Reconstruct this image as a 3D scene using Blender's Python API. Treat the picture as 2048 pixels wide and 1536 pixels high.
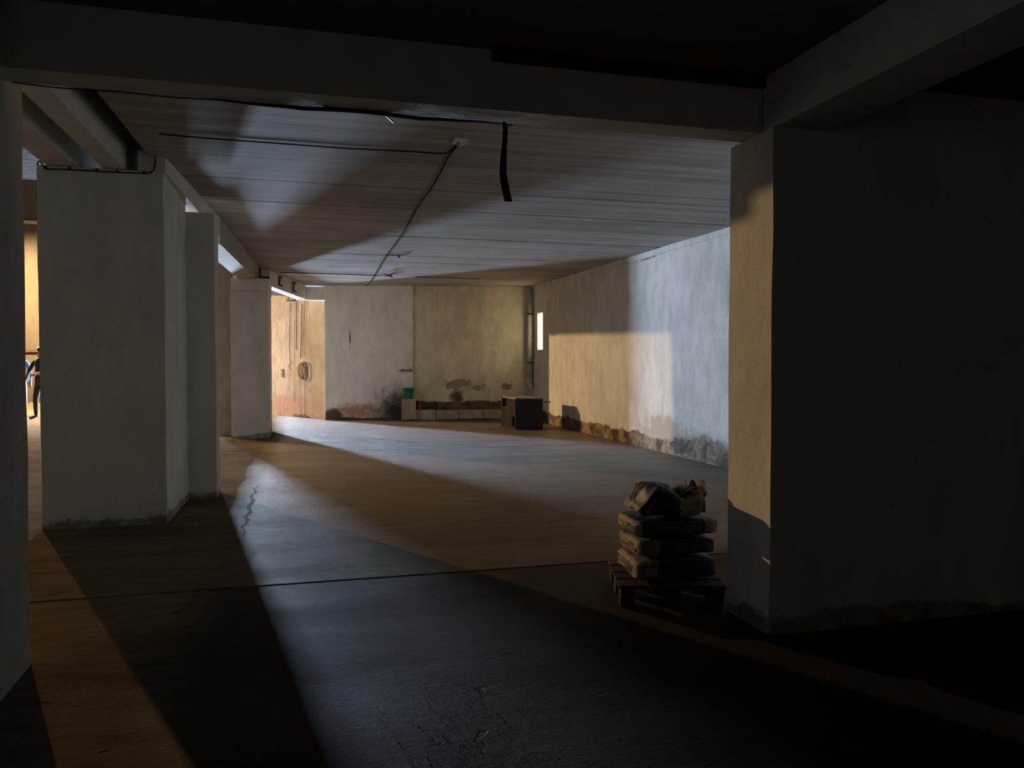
import bpy, bmesh, math, random
from mathutils import Vector, Matrix, noise

random.seed(7)
for _o in list(bpy.data.objects):
    bpy.data.objects.remove(_o, do_unlink=True)
SC = bpy.context.scene
COL = SC.collection

# ------------------------------------------------------------------ camera
FPX, CAMH = 1538.0, 1.4
YAW, PITCH = math.atan2(410, FPX), math.atan2(41, FPX)
cam_d = bpy.data.cameras.new('camera')
cam_d.sensor_width = 36.0
cam_d.lens = 36.0 * FPX / 2048.0
cam_d.clip_start = 0.05
cam_d.clip_end = 200
cam = bpy.data.objects.new('camera', cam_d)
cam.location = (0, 0, CAMH)
cam.rotation_euler = (math.pi / 2 - PITCH, 0, -YAW)
COL.objects.link(cam)
SC.camera = cam

# ------------------------------------------------------------------ world, lights, exposure
wd = bpy.data.worlds.new('world')
SC.world = wd
wd.use_nodes = True
wd.node_tree.nodes['Background'].inputs[0].default_value = (0.45, 0.62, 1.0, 1)
wd.node_tree.nodes['Background'].inputs[1].default_value = 0.002

SC.view_settings.view_transform = 'Standard'
SC.view_settings.look = 'None'
SC.view_settings.gamma = 1.0
SC.view_settings.use_curve_mapping = False
SC.view_settings.exposure = 0.25
SC.cycles.use_denoising = True
SC.cycles.max_bounces = 10
SC.cycles.diffuse_bounces = 7
SC.cycles.sample_clamp_indirect = 6.0

LAMP = Vector((-9.0, 24.3, 4.4))           # warm pendant lamp in the side hall
LAMP_W = 6500.0
DOOR = (-4.28, -3.62, 26.0, 2.9)           # daylight door of the side hall: x0, x1, y, height
DAY_W = 4000.0

ad = bpy.data.lights.new('door_daylight', 'AREA')
ad.shape = 'RECTANGLE'
ad.size = DOOR[1] - DOOR[0]
ad.size_y = DOOR[3]
ad.energy = DAY_W
ad.color = (0.60, 0.77, 1.0)
ao = bpy.data.objects.new('door_daylight', ad)
ao.location = ((DOOR[0] + DOOR[1]) / 2, DOOR[2] + 0.14, DOOR[3] / 2)
ao.rotation_euler = (-math.pi / 2, 0, 0)
COL.objects.link(ao)


# ------------------------------------------------------------------ pixel helper
_fw = Vector((math.sin(YAW) * math.cos(PITCH), math.cos(YAW) * math.cos(PITCH), -math.sin(PITCH)))
_rt = Vector((math.cos(YAW), -math.sin(YAW), 0))
_up = _rt.cross(_fw)


def ray(x, y):
    return _fw * FPX + _rt * (x - 1024) - _up * (y - 768)


def on_z(x, y, z):
    d = ray(x, y)
    return Vector((0, 0, CAMH)) + d * ((z - CAMH) / d.z)


def on_y(x, y, Y):
    d = ray(x, y)
    return Vector((0, 0, CAMH)) + d * (Y / d.y)


def on_x(x, y, X):
    d = ray(x, y)
    return Vector((0, 0, CAMH)) + d * (X / d.x)


def on_plane(x, y, p, n):
    d = ray(x, y)
    o = Vector((0, 0, CAMH))
    return o + d * ((p - o).dot(n) / d.dot(n))


# ------------------------------------------------------------------ node materials
class NT:
    def __init__(s, name):
        s.m = bpy.data.materials.new(name)
        s.m.use_nodes = True
        s.t = s.m.node_tree
        s.b = s.t.nodes['Principled BSDF']
        s._p = None

    def n(s, kind, **kw):
        nd = s.t.nodes.new(kind)
        for k, v in kw.items():
            setattr(nd, k, v)
        return nd

    def l(s, a, b):
        s.t.links.new(a, b)

    def val(s, sock, v):
        if hasattr(v, 'is_linked') or hasattr(v, 'links'):
            s.l(v, sock)
        else:
            sock.default_value = v

    def pos(s):
        if s._p is None:
            s._p = s.n('ShaderNodeNewGeometry').outputs['Position']
        return s._p

    def sep(s, v=None):
        nd = s.n('ShaderNodeSeparateXYZ')
        s.l(v if v is not None else s.pos(), nd.inputs[0])
        return nd.outputs

    def math(s, op, a, b=0.0, c=0.0):
        nd = s.n('ShaderNodeMath', operation=op)
        s.val(nd.inputs[0], a)
        s.val(nd.inputs[1], b)
        if len(nd.inputs) > 2:
            s.val(nd.inputs[2], c)
        return nd.outputs[0]

    def mapping(s, scale=(1, 1, 1), loc=(0, 0, 0), v=None):
        nd = s.n('ShaderNodeMapping')
        s.l(v if v is not None else s.pos(), nd.inputs[0])
        nd.inputs['Location'].default_value = loc
        nd.inputs['Scale'].default_value = scale
        return nd.outputs[0]

    def noise(s, scale, detail=4, rough=0.55, v=None, dist=0.0):
        nd = s.n('ShaderNodeTexNoise')
        s.l(v if v is not None else s.pos(), nd.inputs['Vector'])
        nd.inputs['Scale'].default_value = scale
        nd.inputs['Detail'].default_value = detail
        nd.inputs['Roughness'].default_value = rough
        nd.inputs['Distortion'].default_value = dist
        return nd.outputs['Fac']

    def ramp(s, fac, a, b, lo=0.0, hi=1.0):
        nd = s.n('ShaderNodeMapRange', interpolation_type='SMOOTHSTEP')
        s.val(nd.inputs[0], fac)
        nd.inputs[1].default_value = a
        nd.inputs[2].default_value = b
        nd.inputs[3].default_value = lo
        nd.inputs[4].default_value = hi
        return nd.outputs[0]

    def mix(s, fac, a, b):
        nd = s.n('ShaderNodeMix', data_type='RGBA')
        s.val(nd.inputs[0], fac)
        for sock, v in ((nd.inputs[6], a), (nd.inputs[7], b)):
            if isinstance(v, tuple):
                sock.default_value = (*v, 1)
            else:
                s.l(v, sock)
        return nd.outputs[2]

    def bump(s, h, strength, dist=0.02, prev=None):
        nd = s.n('ShaderNodeBump')
        nd.inputs['Strength'].default_value = strength
        nd.inputs['Distance'].default_value = dist
        s.l(h, nd.inputs['Height'])
        if prev is not None:
            s.l(prev, nd.inputs['Normal'])
        return nd.outputs[0]

    def done(s, color, rough=0.8, normal=None, spec=0.3, metal=0.0):
        if isinstance(color, tuple):
            s.b.inputs['Base Color'].default_value = (*color, 1)
        else:
            s.l(color, s.b.inputs['Base Color'])
        s.val(s.b.inputs['Roughness'], rough)
        s.b.inputs['Specular IOR Level'].default_value = spec
        s.b.inputs['Metallic'].default_value = metal
        if normal is not None:
            s.l(normal, s.b.inputs['Normal'])
        return s.m

    def blob(s, c, r, amp=0.5, nscale=4.0, a=0.8, b=1.15, seed=0.0):
        """soft-edged irregular patch round centre c with radii r (world metres)"""
        sub = s.n('ShaderNodeVectorMath', operation='SUBTRACT')
        s.l(s.pos(), sub.inputs[0])
        sub.inputs[1].default_value = c
        mul = s.n('ShaderNodeVectorMath', operation='MULTIPLY')
        s.l(sub.outputs[0], mul.inputs[0])
        mul.inputs[1].default_value = tuple(1.0 / q for q in r)
        ln = s.n('ShaderNodeVectorMath', operation='LENGTH')
        s.l(mul.outputs[0], ln.inputs[0])
        nz = s.noise(nscale, 6, 0.65, s.mapping(loc=(seed, seed * 1.7, 0)))
        d = s.math('ADD', ln.outputs['Value'], s.math('MULTIPLY', s.math('SUBTRACT', nz, 0.5), amp * 2))
        return s.ramp(d, a, b, 1.0, 0.0)


def plaster(name, col, base_h=0.0, base_col=(0.10, 0.08, 0.06), base_col2=None, amp=0.12, var=0.10,
            patches=(), bump=0.25, rough=0.85, streak=0.5, spots=0.0):
    t = NT(name)
    dark = tuple(c * (1 - var * 2.2) for c in col)
    lite = tuple(min(1, c * (1 + var)) for c in col)
    n1 = t.noise(0.9, 5, 0.6)
    n2 = t.noise(5.0, 5, 0.65, t.mapping((1.0, 1.0, 0.35)))
    f = t.math('ADD', t.math('MULTIPLY', n1, 1 - streak), t.math('MULTIPLY', n2, streak))
    c = t.mix(t.ramp(f, 0.36, 0.64), dark, lite)
    if spots:
        sp = t.ramp(t.noise(14.0, 2, 0.5), 0.72, 0.78)
        c = t.mix(t.math('MULTIPLY', sp, spots), c, tuple(q * 0.3 for q in col))
    for (mask, pc) in [(p[0](t), p[1]) for p in patches]:
        c = t.mix(mask, c, pc)
    if base_h > 0:
        z = t.sep()[2]
        nz = t.math('SUBTRACT', t.noise(1.7, 7, 0.68), 0.5)
        edge = t.math('SUBTRACT', z, t.math('MULTIPLY', nz, amp * 4))
        m = t.ramp(edge, base_h - 0.02, base_h + 0.02, 1, 0)
        b2 = base_col2 or tuple(min(1, q * 2.2) for q in base_col)
        bc = t.mix(t.ramp(t.noise(3.2, 7, 0.7, dist=0.6), 0.40, 0.60), base_col, b2)
        c = t.mix(m, c, bc)
    g = t.noise(60.0, 3, 0.6)
    g2 = t.noise(7.0, 5, 0.6)
    nr = t.bump(g2, bump, 0.03)
    nr = t.bump(g, bump * 0.6, 0.006, nr)
    return t.done(c, rough, nr)


WHITE = (0.70, 0.675, 0.62)
M = {}
M['column'] = plaster('painted_plaster', WHITE, 0.08, (0.22, 0.19, 0.15), (0.40, 0.36, 0.30), 0.10, 0.06, spots=0.35)
M['right_wall'] = plaster('right_wall_plaster', (0.66, 0.64, 0.60), 0.25, (0.05, 0.035, 0.025), (0.30, 0.22, 0.13), 0.10, 0.09,
    patches=((lambda t: t.blob((5.41, 11.0, 0.32), (1, 1.2, 0.30), 0.9, 6.0, 0.5, 1.0), (0.44, 0.37, 0.30)),
             (lambda t: t.blob((5.41, 9.75, 0.22), (1, 1.0, 0.22), 0.9, 6.0, 0.4, 1.1, seed=4), (0.18, 0.16, 0.14)),
             (lambda t: t.blob((5.41, 9.15, 2.35), (1, 0.10, 0.4), 1.2, 9.0, 0.3, 1.0, seed=2), (0.48, 0.47, 0.44)),
             (lambda t: t.blob((5.41, 11.6, 3.12), (1, 0.9, 0.03), 1.2, 9.0, 0.3, 0.5, seed=3), (0.15, 0.14, 0.13))))
M['far_wall_a'] = plaster('far_wall_plaster', (0.80, 0.77, 0.71), 0.06, (0.03, 0.025, 0.02), (0.10, 0.08, 0.06), 0.03, 0.06,
    patches=((lambda t: t.blob((1.15, 19.2, 0.22), (0.78, 9, 0.22), 1.0, 9.0, 0.35, 1.15, 1), (0.46, 0.27, 0.20)),
             (lambda t: t.blob((2.20, 19.2, 0.20), (0.85, 9, 0.80), 0.55, 6.0, 0.15, 1.15, 5), (0.05, 0.04, 0.03)),
             (lambda t: t.blob((0.62, 19.2, 0.10), (0.25, 9, 0.20), 0.4, 4.0, 0.6, 1.2, 8), (0.09, 0.07, 0.05)),
             (lambda t: t.blob((1.03, 19.2, 2.02), (0.022, 9, 0.28), 0.9, 7.0, 0.6, 1.0, 9), (0.10, 0.09, 0.08))))
M['far_wall_b'] = plaster('far_wall_old_plaster', (0.68, 0.62, 0.48), 0.46, (0.035, 0.028, 0.018), (0.14, 0.11, 0.07), 0.06, 0.10,
    patches=((lambda t: t.blob((3.62, 19.3, 0.88), (0.38, 9, 0.15), 1.1, 8.0, 0.80, 0.88, 1), (0.30, 0.26, 0.19)),
             (lambda t: t.blob((4.10, 19.3, 0.80), (0.26, 9, 0.10), 1.5, 12.0, 0.7, 0.8, 3), (0.30, 0.26, 0.19)),
             (lambda t: t.blob((4.80, 19.3, 0.83), (0.15, 9, 0.09), 0.7, 9.0, 0.85, 0.93, 6), (0.30, 0.22, 0.16)),
             (lambda t: t.blob((3.60, 19.3, 0.55), (0.22, 9, 0.24), 0.9, 7.0, 0.3, 1.1, 7), (0.10, 0.08, 0.05))))
M['hall_wall'] = plaster('hall_tan_plaster', (0.40, 0.34, 0.27), 0.10, (0.34, 0.22, 0.15), (0.42, 0.27, 0.19), 0.12, 0.12,
    patches=((lambda t: t.blob((-0.45, 21.1, 0.30), (1.2, 2.0, 0.26), 0.6, 3.0, 0.5, 1.2, 2), (0.38, 0.24, 0.18)),))
M['hall_back'] = plaster('hall_back_plaster', (0.060, 0.055, 0.042), 0.15, (0.20, 0.12, 0.08), None, 0.1, 0.10)
M['concrete'] = plaster('beam_concrete', (0.42, 0.39, 0.34), 0, var=0.10, bump=0.4, spots=0.3)
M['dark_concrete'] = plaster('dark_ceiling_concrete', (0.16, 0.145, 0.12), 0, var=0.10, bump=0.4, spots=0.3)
M['kerb'] = plaster('kerb_concrete', (0.50, 0.43, 0.32), 0.03, (0.06, 0.05, 0.03), None, 0.05, 0.15, bump=0.5)


def make_floor(name, k_dry, damp_dim_col, damp_dim_mix, spec0, relief):
    t = NT(name)
    st = t.mapping((0.55, 1.6, 1.0))
    n0 = t.noise(0.35, 5, 0.6, dist=0.4)
    n1 = t.noise(1.3, 7, 0.66, st, 0.5)
    n2 = t.noise(9.0, 6, 0.65, st)
    f = t.math('ADD', t.math('MULTIPLY', n0, 0.45), t.math('ADD', t.math('MULTIPLY', n1, 0.35), t.math('MULTIPLY', n2, 0.20)))
    c = t.mix(t.ramp(f, 0.38, 0.62), tuple(k_dry * q for q in (0.21, 0.15, 0.095)), tuple(k_dry * q for q in (0.41, 0.33, 0.235)))
    pits = t.ramp(t.noise(3.0, 4, 0.6, t.mapping((1.0, 2.4, 1), (3, 5, 0)), 0.8), 0.655, 0.70)
    c = t.mix(t.math('MULTIPLY', pits, 0.6), c, (0.06, 0.045, 0.03))
    # damp polished middle; strip along the columns made matt to drop the lamp's sheen
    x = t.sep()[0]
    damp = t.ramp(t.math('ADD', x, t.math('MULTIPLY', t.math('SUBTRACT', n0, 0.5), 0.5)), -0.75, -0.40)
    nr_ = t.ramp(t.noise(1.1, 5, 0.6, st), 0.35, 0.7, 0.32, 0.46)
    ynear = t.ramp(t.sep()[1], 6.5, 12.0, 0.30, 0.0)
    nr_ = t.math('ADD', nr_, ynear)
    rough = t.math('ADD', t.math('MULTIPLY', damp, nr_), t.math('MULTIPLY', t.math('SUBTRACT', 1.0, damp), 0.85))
    c = t.mix(t.math('MULTIPLY', damp, damp_dim_mix), c, damp_dim_col)
    b = t.bump(t.noise(2.2, 8, 0.62, st, 0.7), 0.6, 0.06)
    b = t.bump(t.noise(16.0, 8, 0.70, st, 0.4), 0.9, 0.05 * relief, b)
    b = t.bump(t.noise(45.0, 6, 0.7, t.mapping((0.7, 1.2, 1)), 0.3), 0.95, 0.028 * relief, b)
    b = t.bump(t.noise(130.0, 3, 0.6), 0.5, 0.005, b)
    b = t.bump(t.math('MULTIPLY', pits, -1.0), 0.6, 0.03, b)
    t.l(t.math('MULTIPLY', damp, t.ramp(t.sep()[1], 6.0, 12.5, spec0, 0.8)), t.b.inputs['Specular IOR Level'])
    return t.done(c, rough, b, 0.6)


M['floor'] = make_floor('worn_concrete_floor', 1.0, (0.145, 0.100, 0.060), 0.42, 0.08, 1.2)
M['floor_near'] = make_floor('damp_floor_light_falloff', 1.05, (0.036, 0.029, 0.023), 0.86, 0.10, 1.8)  # near slab darkened in colour to fade the daylight toward the camera
_t = NT('joint_dirt')
M['joint'] = _t.done(_t.mix(_t.noise(6), (0.02, 0.016, 0.012), (0.05, 0.04, 0.03)), 0.95)


def make_ceiling():
    t = NT('board_marked_ceiling')
    w = t.noise(1.0, 3, 0.5, t.mapping((0.10, 9.0, 1.0)))
    w2 = t.noise(1.0, 5, 0.6, t.mapping((0.7, 30.0, 1.0)))
    n = t.noise(0.8, 5, 0.6)
    f = t.math('ADD', t.math('MULTIPLY', w, 0.4), t.math('ADD', t.math('MULTIPLY', w2, 0.25), t.math('MULTIPLY', n, 0.35)))
    c = t.mix(t.ramp(f, 0.36, 0.62), (0.24, 0.22, 0.208), (0.45, 0.42, 0.405))
    b = t.bump(w, 0.08, 0.01)
    b = t.bump(w2, 0.06, 0.004, b)
    return t.done(c, 0.8, b, 0.15)


M['ceiling'] = make_ceiling()


def flat(name, col, rough=0.6, spec=0.4, metal=0.0, var=0.15, scale=12.0, bump=0.1):
    t = NT(name)
    n = t.noise(scale, 4, 0.6)
    c = t.mix(t.ramp(n, 0.35, 0.65), tuple(q * (1 - var) for q in col), tuple(min(1, q * (1 + var)) for q in col))
    return t.done(c, rough, t.bump(n, bump, 0.01), spec, metal)


M['black_metal'] = flat('black_painted_steel', (0.012, 0.012, 0.011), 0.45, 0.4)
M['grey_panel'] = flat('grey_appliance_panel', (0.030, 0.028, 0.024), 0.8, 0.1)
M['tan_top'] = flat('lit_top_sheet', (0.30, 0.26, 0.20), 0.7)  # tan puts the light falling on the cabinet top into its colour
M['dark_void'] = flat('dark_cavity', (0.004, 0.004, 0.005), 0.9, 0.1)
M['black_rubber'] = flat('black_rubber', (0.010, 0.008, 0.007), 0.6)
M['brown_strap'] = flat('brown_black_strap', (0.030, 0.015, 0.010), 0.9, 0.05)
M['cable'] = flat('brown_cable', (0.022, 0.012, 0.009), 0.95, 0.03)
M['cable_grey'] = flat('grey_cable', (0.07, 0.06, 0.05), 0.95, 0.05)
M['wire_light'] = flat('bare_wire', (0.45, 0.42, 0.36), 0.4)
M['white_pvc'] = flat('white_plastic_pipe', (0.55, 0.53, 0.47), 0.45, 0.5)
M['teal'] = flat('teal_plastic', (0.008, 0.23, 0.17), 0.4, 0.5)
M['red'] = flat('faded_red_plastic', (0.34, 0.10, 0.07), 0.6)
M['wood'] = flat('weathered_pallet_wood', (0.05, 0.037, 0.025), 0.85, 0.2, var=0.4)
M['wood_grey'] = flat('grey_timber', (0.30, 0.25, 0.19), 0.85, 0.2, var=0.3)
M['navy'] = flat('navy_printed_paper', (0.010, 0.020, 0.045), 0.55, 0.3, var=0.3, scale=25)
M['kraft'] = flat('pale_kraft_paper', (0.42, 0.34, 0.24), 0.8, 0.2, var=0.18, scale=30, bump=0.4)
M['kraft_grey'] = flat('grey_kraft_paper', (0.20, 0.175, 0.14), 0.8, 0.2, var=0.2, scale=30, bump=0.4)
M['print'] = flat('faded_print', (0.16, 0.15, 0.12), 0.7)
M['ink'] = flat('brown_ink', (0.16, 0.11, 0.07), 0.8)
M['skin'] = flat('skin', (0.30, 0.16, 0.10), 0.5)
M['hair'] = flat('dark_hair', (0.02, 0.014, 0.010), 0.6)
M['denim'] = flat('light_blue_denim', (0.30, 0.42, 0.62), 0.85)
M['blue_jacket'] = flat('blue_jacket_cloth', (0.10, 0.22, 0.55), 0.8)
M['black_cloth'] = flat('black_cloth', (0.012, 0.014, 0.022), 0.85)
M['white_enamel'] = flat('white_enamel', (0.7, 0.68, 0.62), 0.4)
M['shoe'] = flat('dark_shoe_leather', (0.015, 0.012, 0.010), 0.5)


def emission(name, col, s):
    m = bpy.data.materials.new(name)
    m.use_nodes = True
    t = m.node_tree
    t.nodes.remove(t.nodes['Principled BSDF'])
    e = t.nodes.new('ShaderNodeEmission')
    e.inputs[0].default_value = (*col, 1)
    e.inputs[1].default_value = s
    t.links.new(e.outputs[0], t.nodes['Material Output'].inputs[0])
    return m


M['lit_pane'] = emission('sunlit_frosted_pane', (1.0, 0.84, 0.46), 8.0)
_m = bpy.data.materials.new('clear_bulb_glass')
_m.use_nodes = True
_nt = _m.node_tree
_tr = _nt.nodes.new('ShaderNodeBsdfTransparent')
_gl = _nt.nodes.new('ShaderNodeBsdfGlossy')
_mx = _nt.nodes.new('ShaderNodeMixShader')
_mx.inputs[0].default_value = 0.05
_nt.links.new(_tr.outputs[0], _mx.inputs[1])
_nt.links.new(_gl.outputs[0], _mx.inputs[2])
_nt.links.new(_mx.outputs[0], _nt.nodes['Material Output'].inputs[0])
M['bulb'] = _m


# ------------------------------------------------------------------ mesh helpers
def box(bm, x0, x1, y0, y1, z0, z1, mi=0):
    vs = [bm.verts.new((x, y, z)) for z in (z0, z1) for y in (y0, y1) for x in (x0, x1)]
    for f in ((0, 2, 3, 1), (4, 5, 7, 6), (0, 1, 5, 4), (2, 6, 7, 3), (0, 4, 6, 2), (1, 3, 7, 5)):
        fc = bm.faces.new([vs[i] for i in f])
        fc.material_index = mi
    return vs


def prism(bm, pts, z0, z1, mi=0):
    """pts counter-clockwise; z0/z1 numbers or lists"""
    n = len(pts)
    Z0 = z0 if isinstance(z0, (list, tuple)) else [z0] * n
    Z1 = z1 if isinstance(z1, (list, tuple)) else [z1] * n
    a = [bm.verts.new((p[0], p[1], Z0[i])) for i, p in enumerate(pts)]
    b = [bm.verts.new((p[0], p[1], Z1[i])) for i, p in enumerate(pts)]
    fs = [bm.faces.new(list(reversed(a))), bm.faces.new(b)]
    for i in range(n):
        j = (i + 1) % n
        fs.append(bm.faces.new((a[i], a[j], b[j], b[i])))
    for f in fs:
        f.material_index = mi
    return a + b


def tube(bm, pts, r, sides=8, mi=0, caps=True):
    pts = [Vector(p) for p in pts]
    rs = r if isinstance(r, (list, tuple)) else [r] * len(pts)
    rings = []
    prev = None
    for i, p in enumerate(pts):
        d = (pts[min(i + 1, len(pts) - 1)] - pts[max(i - 1, 0)]).normalized()
        if prev is None:
            u = d.orthogonal().normalized()
        else:
            u = prev - d * prev.dot(d)
            u = u.normalized() if u.length > 1e-6 else d.orthogonal().normalized()
        prev = u
        v = d.cross(u)
        rings.append([bm.verts.new(p + (u * math.cos(2 * math.pi * k / sides) + v * math.sin(2 * math.pi * k / sides)) * rs[i]) for k in range(sides)])
    for a, b in zip(rings, rings[1:]):
        for k in range(sides):
            f = bm.faces.new((a[k], a[(k + 1) % sides], b[(k + 1) % sides], b[k]))
            f.smooth = True
            f.material_index = mi
    if caps:
        bm.faces.new(list(reversed(rings[0]))).material_index = mi
        bm.faces.new(rings[-1]).material_index = mi


def lathe(bm, c, prof, sides=24, mi=0):
    rings = []
    for r, z in prof:
        rings.append([bm.verts.new((c[0] + r * math.cos(2 * math.pi * k / sides), c[1] + r * math.sin(2 * math.pi * k / sides), c[2] + z)) for k in range(sides)])
    for a, b in zip(rings, rings[1:]):
        for k in range(sides):
            f = bm.faces.new((a[k], a[(k + 1) % sides], b[(k + 1) % sides], b[k]))
            f.smooth = True
            f.material_index = mi
    bm.faces.new(list(reversed(rings[0]))).material_index = mi
    bm.faces.new(rings[-1]).material_index = mi


def bev(bm, w=0.012, seg=1):
    bmesh.ops.bevel(bm, geom=[e for e in bm.edges if len(e.link_faces) == 2 and e.calc_face_angle(0) > 0.6],
                    offset=w, segments=seg, affect='EDGES', clamp_overlap=True)


def smooth_path(pts, n=6):
    pts = [Vector(p) for p in pts]
    out = []
    for i in range(len(pts) - 1):
        p0, p1, p2, p3 = pts[max(i - 1, 0)], pts[i], pts[i + 1], pts[min(i + 2, len(pts) - 1)]
        for k in range(n):
            t = k / n
            out.append(0.5 * ((2 * p1) + (p2 - p0) * t + (2 * p0 - 5 * p1 + 4 * p2 - p3) * t * t + (3 * p1 - p0 - 3 * p2 + p3) * t ** 3))
    out.append(pts[-1])
    return out


def wloc(o):
    v = Vector(o.location)
    while o.parent:
        o = o.parent
        v += o.location
    return v


def obj(name, bm, mats, parent=None, label=None, cat=None, group=None, kind=None):
    """bm holds world coordinates; the object's origin goes to the middle of its base"""
    if not isinstance(mats, (list, tuple)):
        mats = [mats]
    bmesh.ops.recalc_face_normals(bm, faces=bm.faces)
    xs = [v.co.x for v in bm.verts]
    ys = [v.co.y for v in bm.verts]
    zs = [v.co.z for v in bm.verts]
    base = Vector(((min(xs) + max(xs)) / 2, (min(ys) + max(ys)) / 2, min(zs)))
    for v in bm.verts:
        v.co -= base
    me = bpy.data.meshes.new(name)
    bm.to_mesh(me)
    bm.free()
    for m in mats:
        me.materials.append(M[m] if isinstance(m, str) else m)
    o = bpy.data.objects.new(name, me)
    COL.objects.link(o)
    if parent is not None:
        o.parent = parent
        o.location = base - wloc(parent)
    else:
        o.location = base
    tag(o, label, cat, group, kind)
    return o


def tag(o, label=None, cat=None, group=None, kind=None):
    for k, v in (('label', label), ('category', cat), ('group', group), ('kind', kind)):
        if v:
            o[k] = v
    return o


def thing(name, loc, label, cat, group=None, kind=None):
    o = bpy.data.objects.new(name, None)
    o.empty_display_size = 0.1
    o.location = loc
    COL.objects.link(o)
    return tag(o, label, cat, group, kind)


def quick(name, fn, mats, **kw):
    bm = bmesh.new()
    fn(bm)
    return obj(name, bm, mats, **kw)


def rough_edges(bm, amt=0.008, scale=3.0, cuts=10):
    """hand-plastered: subdivide and push the faces a little out of true"""
    bmesh.ops.subdivide_edges(bm, edges=bm.edges[:], cuts=cuts, use_grid_fill=True)
    for v in bm.verts:
        v.co += noise.noise_vector(v.co * scale) * amt


XR = 5.41          # right wall
YF = 19.50         # far wall, left end; it runs a little askew


def far_y(x):
    return 19.50 - 0.241 * (x - 0.43)



def ceil_z(y):
    return 3.2 + 0.011 * (y - 9)


# ------------------------------------------------------------------ floor
fl = quick('floor', lambda b: box(b, -15, 5.8, -13, 28, -0.30, -0.045), 'joint', label='cast concrete ground under the floor slabs', kind='structure')


def slab(x0, x1, y0, y1, mat='floor'):
    bm = bmesh.new()
    box(bm, x0, x1, y0, y1, -0.045, 0.0)
    return obj('floor_slab', bm, mat, parent=fl)


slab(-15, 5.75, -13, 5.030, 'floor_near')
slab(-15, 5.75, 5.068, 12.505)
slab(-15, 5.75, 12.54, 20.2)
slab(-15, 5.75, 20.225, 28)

# a jagged crack in the middle slab
bm = bmesh.new()
cp = [on_z(x, y, 0.0) for x, y in ((520, 968), (508, 978), (512, 984), (502, 992), (507, 1003), (497, 1012), (501, 1022), (490, 1033), (494, 1043), (485, 1054), (489, 1062), (484, 1076))]
fine = []
for a, b in zip(cp, cp[1:]):
    for k in range(6):
        p = a.lerp(b, k / 6)
        fine.append(p + noise.noise_vector(p * 9) * 0.022)
N = len(fine)
row = []
for i, p in enumerate(fine):
    w = (0.003 + 0.020 * math.sin(math.pi * i / (N - 1))) * (0.55 + 0.9 * abs(noise.noise(p * 14)))
    row.append((bm.verts.new((p.x - w, p.y, 0.0012)), bm.verts.new((p.x + w, p.y, 0.0012))))
for (a0, a1), (b0, b1) in zip(row, row[1:]):
    bm.faces.new((a0, a1, b1, b0))
obj('crack', bm, 'dark_void', parent=fl)

# white specks painted in as wet glints on the floor nearest the camera
M['glint'] = flat('painted_glint', (0.75, 0.75, 0.72), 0.15, 0.8)
bm = bmesh.new()
rg = random.Random(3)
for k in range(260):
    p = on_z(rg.gauss(935, 75), rg.uniform(1370, 1535), 0)
    r = rg.uniform(0.0010, 0.0024)
    bmesh.ops.create_icosphere(bm, subdivisions=1, radius=r, matrix=Matrix.Translation((p.x, p.y, r * 0.8)))
obj('floor_glints', bm, 'glint', label='white specks standing in for wet glints on the dark floor nearest the camera', cat='glint', kind='stuff')

# ------------------------------------------------------------------ ceilings
ce = quick('ceiling', lambda b: prism(b, [(-1.4, 3.7), (5.75, 3.7), (5.75, 20.2), (-1.4, 20.2)],
           [ceil_z(3.7) + 0.05, ceil_z(3.7) + 0.05, ceil_z(20.2) + 0.05, ceil_z(20.2) + 0.05], 3.62), 'joint',
           label='concrete ceiling slab of the main room', kind='structure')
seams = [3.75, 4.9, 5.95, 7.03, 7.90, 9.0, 10.05, 11.13, 12.2, 13.3, 14.2, 15.1, 16.1, 17.1, 18.2, 20.2]
for a, b in zip(seams, seams[1:]):
    bm = bmesh.new()
    g = random.uniform(0.012, 0.018)
    j = random.uniform(-0.004, 0.004)
    prism(bm, [(-1.3, a + g), (5.6, a + g), (5.6, b), (-1.3, b)],
          [ceil_z(a) + j] * 2 + [ceil_z(b) + j] * 2, [ceil_z(a) + 0.05] * 2 + [ceil_z(b) + 0.05] * 2)
    obj('ceiling_panel', bm, 'ceiling', parent=ce)
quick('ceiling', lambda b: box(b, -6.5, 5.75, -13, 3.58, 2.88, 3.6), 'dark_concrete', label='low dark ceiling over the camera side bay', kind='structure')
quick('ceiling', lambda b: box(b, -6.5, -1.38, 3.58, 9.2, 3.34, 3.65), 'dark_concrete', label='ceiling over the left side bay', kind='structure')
quick('ceiling', lambda b: box(b, -15, -1.0, 9.2, 28, 9.2, 9.5), 'concrete', label='high ceiling of the side hall', kind='structure')

# ------------------------------------------------------------------ walls
WY0, WY1, WZ0, WZ1 = 17.48, 17.90, 1.72, 2.62


def wall_right(b):
    box(b, XR, XR + 0.34, -13, WY0, 0, 3.6)
    box(b, XR, XR + 0.34, WY1, 20.2, 0, 3.6)
    box(b, XR, XR + 0.34, WY0, WY1, 0, WZ0)
    box(b, XR, XR + 0.34, WY0, WY1, WZ1, 3.6)


wr = quick('wall_right', wall_right, 'right_wall', label='white plastered right wall with a damp dark foot', kind='structure')
win = thing('window_1', (XR + 0.05, (WY0 + WY1) / 2, WZ0), 'narrow bright window slit high in the right wall', 'window', kind='structure')
quick('pane', lambda b: box(b, XR + 0.05, XR + 0.06, WY0 + 0.02, WY1 - 0.02, WZ0 + 0.02, WZ1 - 0.02), 'lit_pane', parent=win)


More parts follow.
